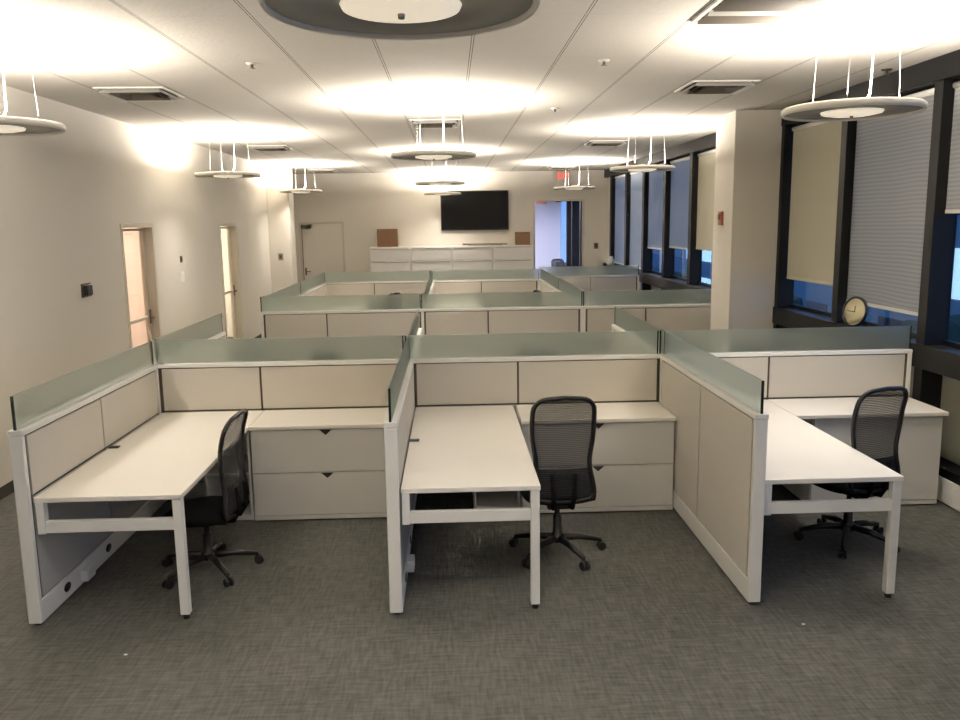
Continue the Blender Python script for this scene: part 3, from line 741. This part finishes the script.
# pendants
R0 = .424; PZ = 2.83
def make_pendant(label):
    t = thing('ring_pendant', label, 'pendant light', (0, 0, PZ))
    bm = bmesh.new(); lathe(bm, [(.185, .012), (R0 - .02, .012), (R0 - .006, .020), (R0 - .006, .030), (.185, .030)], 72, closed=True); obj('disc', bm, 'disc', t)
    bm = bmesh.new(); lathe(bm, [(R0 - .022, .008), (R0 - .008, -.002), (R0, .010), (R0, .034), (R0 - .012, .044), (R0 - .022, .034)], 72, closed=True); obj('rim', bm, 'rim', t)
    bm = bmesh.new(); lathe(bm, [(0, -.014), (.12, -.012), (.180, .0), (.186, .012), (.150, .016), (0, .012)], 48); obj('lens', bm, 'lens', t)
    bm = bmesh.new(); lathe(bm, [(0, -.030), (.010, -.028), (.012, -.012), (0, -.012)], 14); obj('lens_knob', bm, 'disc', t)
    bm = bmesh.new(); bx(bm, -.17, .17, -.012, .012, .030, .048, .003); bx(bm, -.012, .012, -.17, .17, .030, .048, .003); lathe(bm, [(0, .03), (.07, .03), (.06, .07), (0, .075)], 24); obj('lamp_holder', bm, 'rim', t)
    for k in range(3):
        a = PI / 2 + .5 + k * 2 * PI / 3; c, s = math.cos(a) * .30, math.sin(a) * .30
        bm = bmesh.new(); tube(bm, [(c, s, .03), (c * .92, s * .92, CZ - PZ)], .0017, 6); obj('suspension_cable', bm, 'disc', t)
    bm = bmesh.new(); tube(bm, [(.07, -.02, .06), (.10, -.02, .12), (.11, -.02, CZ - PZ - .02)], .006, 8); obj('power_cord', bm, 'cord', t)
    bm = bmesh.new(); lathe(bm, [(0, 0), (.06, 0), (.055, -.02), (0, -.024)], 24, (.11, -.02, CZ - PZ)); obj('canopy', bm, 'rim', t)
    return t
PG = 'round ring pendants'
pend = [(-.135, 2.685, 'largest round pendant at the top centre, seen from below'), (-.145, 8.535, 'round pendant in the centre under the square vent'),
        (-.145, 14.43, 'thin-looking pendant in the centre, above the television'), (-.145, 19.55, 'farthest centre pendant, at the top left corner of the television'),
        (2.56, 5.35, 'big round pendant at the right before the windows'), (2.55, 11.1, 'round pendant left of the white column top'), (2.57, 17.3, 'small round pendant below the EXIT sign at the right'),
        (-2.97, 5.72, 'round pendant cut off by the left edge'), (-2.92, 11.35, 'round pendant on the left above the second door'), (-2.97, 17.1, 'small round pendant in front of the pilaster'),
        (-2.75, -.9, 'ring pendant behind the camera on the left'), (2.45, -.9, 'ring pendant behind the camera on the right'), (-.145, -3.2, 'ring pendant behind the camera in the centre')]
ld = bpy.data.lights.new('pendant_uplight', 'AREA'); ld.shape = 'DISK'; ld.size = .62; ld.energy = UP_POWER; ld.color = LAMP_COL
ldn = bpy.data.lights.new('pendant_downlight', 'AREA'); ldn.shape = 'DISK'; ldn.size = .30; ldn.energy = 10.5; ldn.spread = math.radians(125); ldn.color = LAMP_COL
p0 = make_pendant(pend[0][2]); p0.location = (pend[0][0], pend[0][1], PZ); p0['group'] = PG
roots = [p0] + [dup(p0, (x, y, PZ), 0, l, PG) for x, y, l in pend[1:]]
for r_ in roots:
    a = bpy.data.objects.new('pendant_uplight', ld); C.objects.link(a); a.parent = r_; a.location = (0, 0, .085); a.rotation_euler = (PI, 0, 0)
    a = bpy.data.objects.new('pendant_downlight', ldn); C.objects.link(a); a.parent = r_; a.location = (0, 0, -.035)

# ================================================================== SMALL THINGS
t = thing('wall_clock', 'round cream clock with a dark rim leaning on the window sill at the right', 'clock', (3.775, 7.60, 1.172))
rot = Matrix.Translation((0, 0, .138)) @ Matrix.Scale(.85, 4) @ Matrix.Rotation(math.radians(20), 4, 'Z') @ Matrix.Rotation(math.radians(-80), 4, 'Y')
def rb(bm):
    bmesh.ops.transform(bm, matrix=rot, verts=bm.verts); return bm
bm = bmesh.new(); lathe(bm, [(.145, -.018), (.165, -.018), (.168, .012), (.155, .022), (.145, .012)], 40, closed=True); obj('rim', rb(bm), 'black', t)
bm = bmesh.new(); lathe(bm, [(0, -.016), (.146, -.016), (.146, .006), (0, .006)], 40); obj('clock_face', rb(bm), 'clockface', t)
bm = bmesh.new(); bx(bm, -.005, .005, -.01, .10, .007, .009); obj('minute_hand', rb(bm), 'black', t)
bm = bmesh.new(); bx(bm, -.01, .065, -.006, .006, .007, .009); obj('hour_hand', rb(bm), 'black', t)
bm = bmesh.new(); lathe(bm, [(0, 0), (.09, 0), (.13, .08), (.12, .2), (.07, .27), (.08, .30), (.068, .30), (.06, .27), (0, .26)], 28)
single('vase', bm, 'jar', 'pale rounded jar on the far window sill near the back wall', 'jar', None, (3.77 - .12, 18.9, 1.17)).scale = (.7, .7, .7)
for i, (x, y, l) in enumerate(((1.88, 4.15, 'tiny white scrap on the carpet before the right front desk'), (-1.72, 4.05, 'tiny white scrap on the carpet before the left front desk'))):
    bm = bmesh.new(); bmesh.ops.create_icosphere(bm, subdivisions=1, radius=.008)
    for v in bm.verts: v.co.z = v.co.z * .4 + .0035; v.co.x *= 1.3 + random.random() * .3
    single('paper_scrap', bm, 'paper', l, 'paper scrap', None, (x, y, 0))
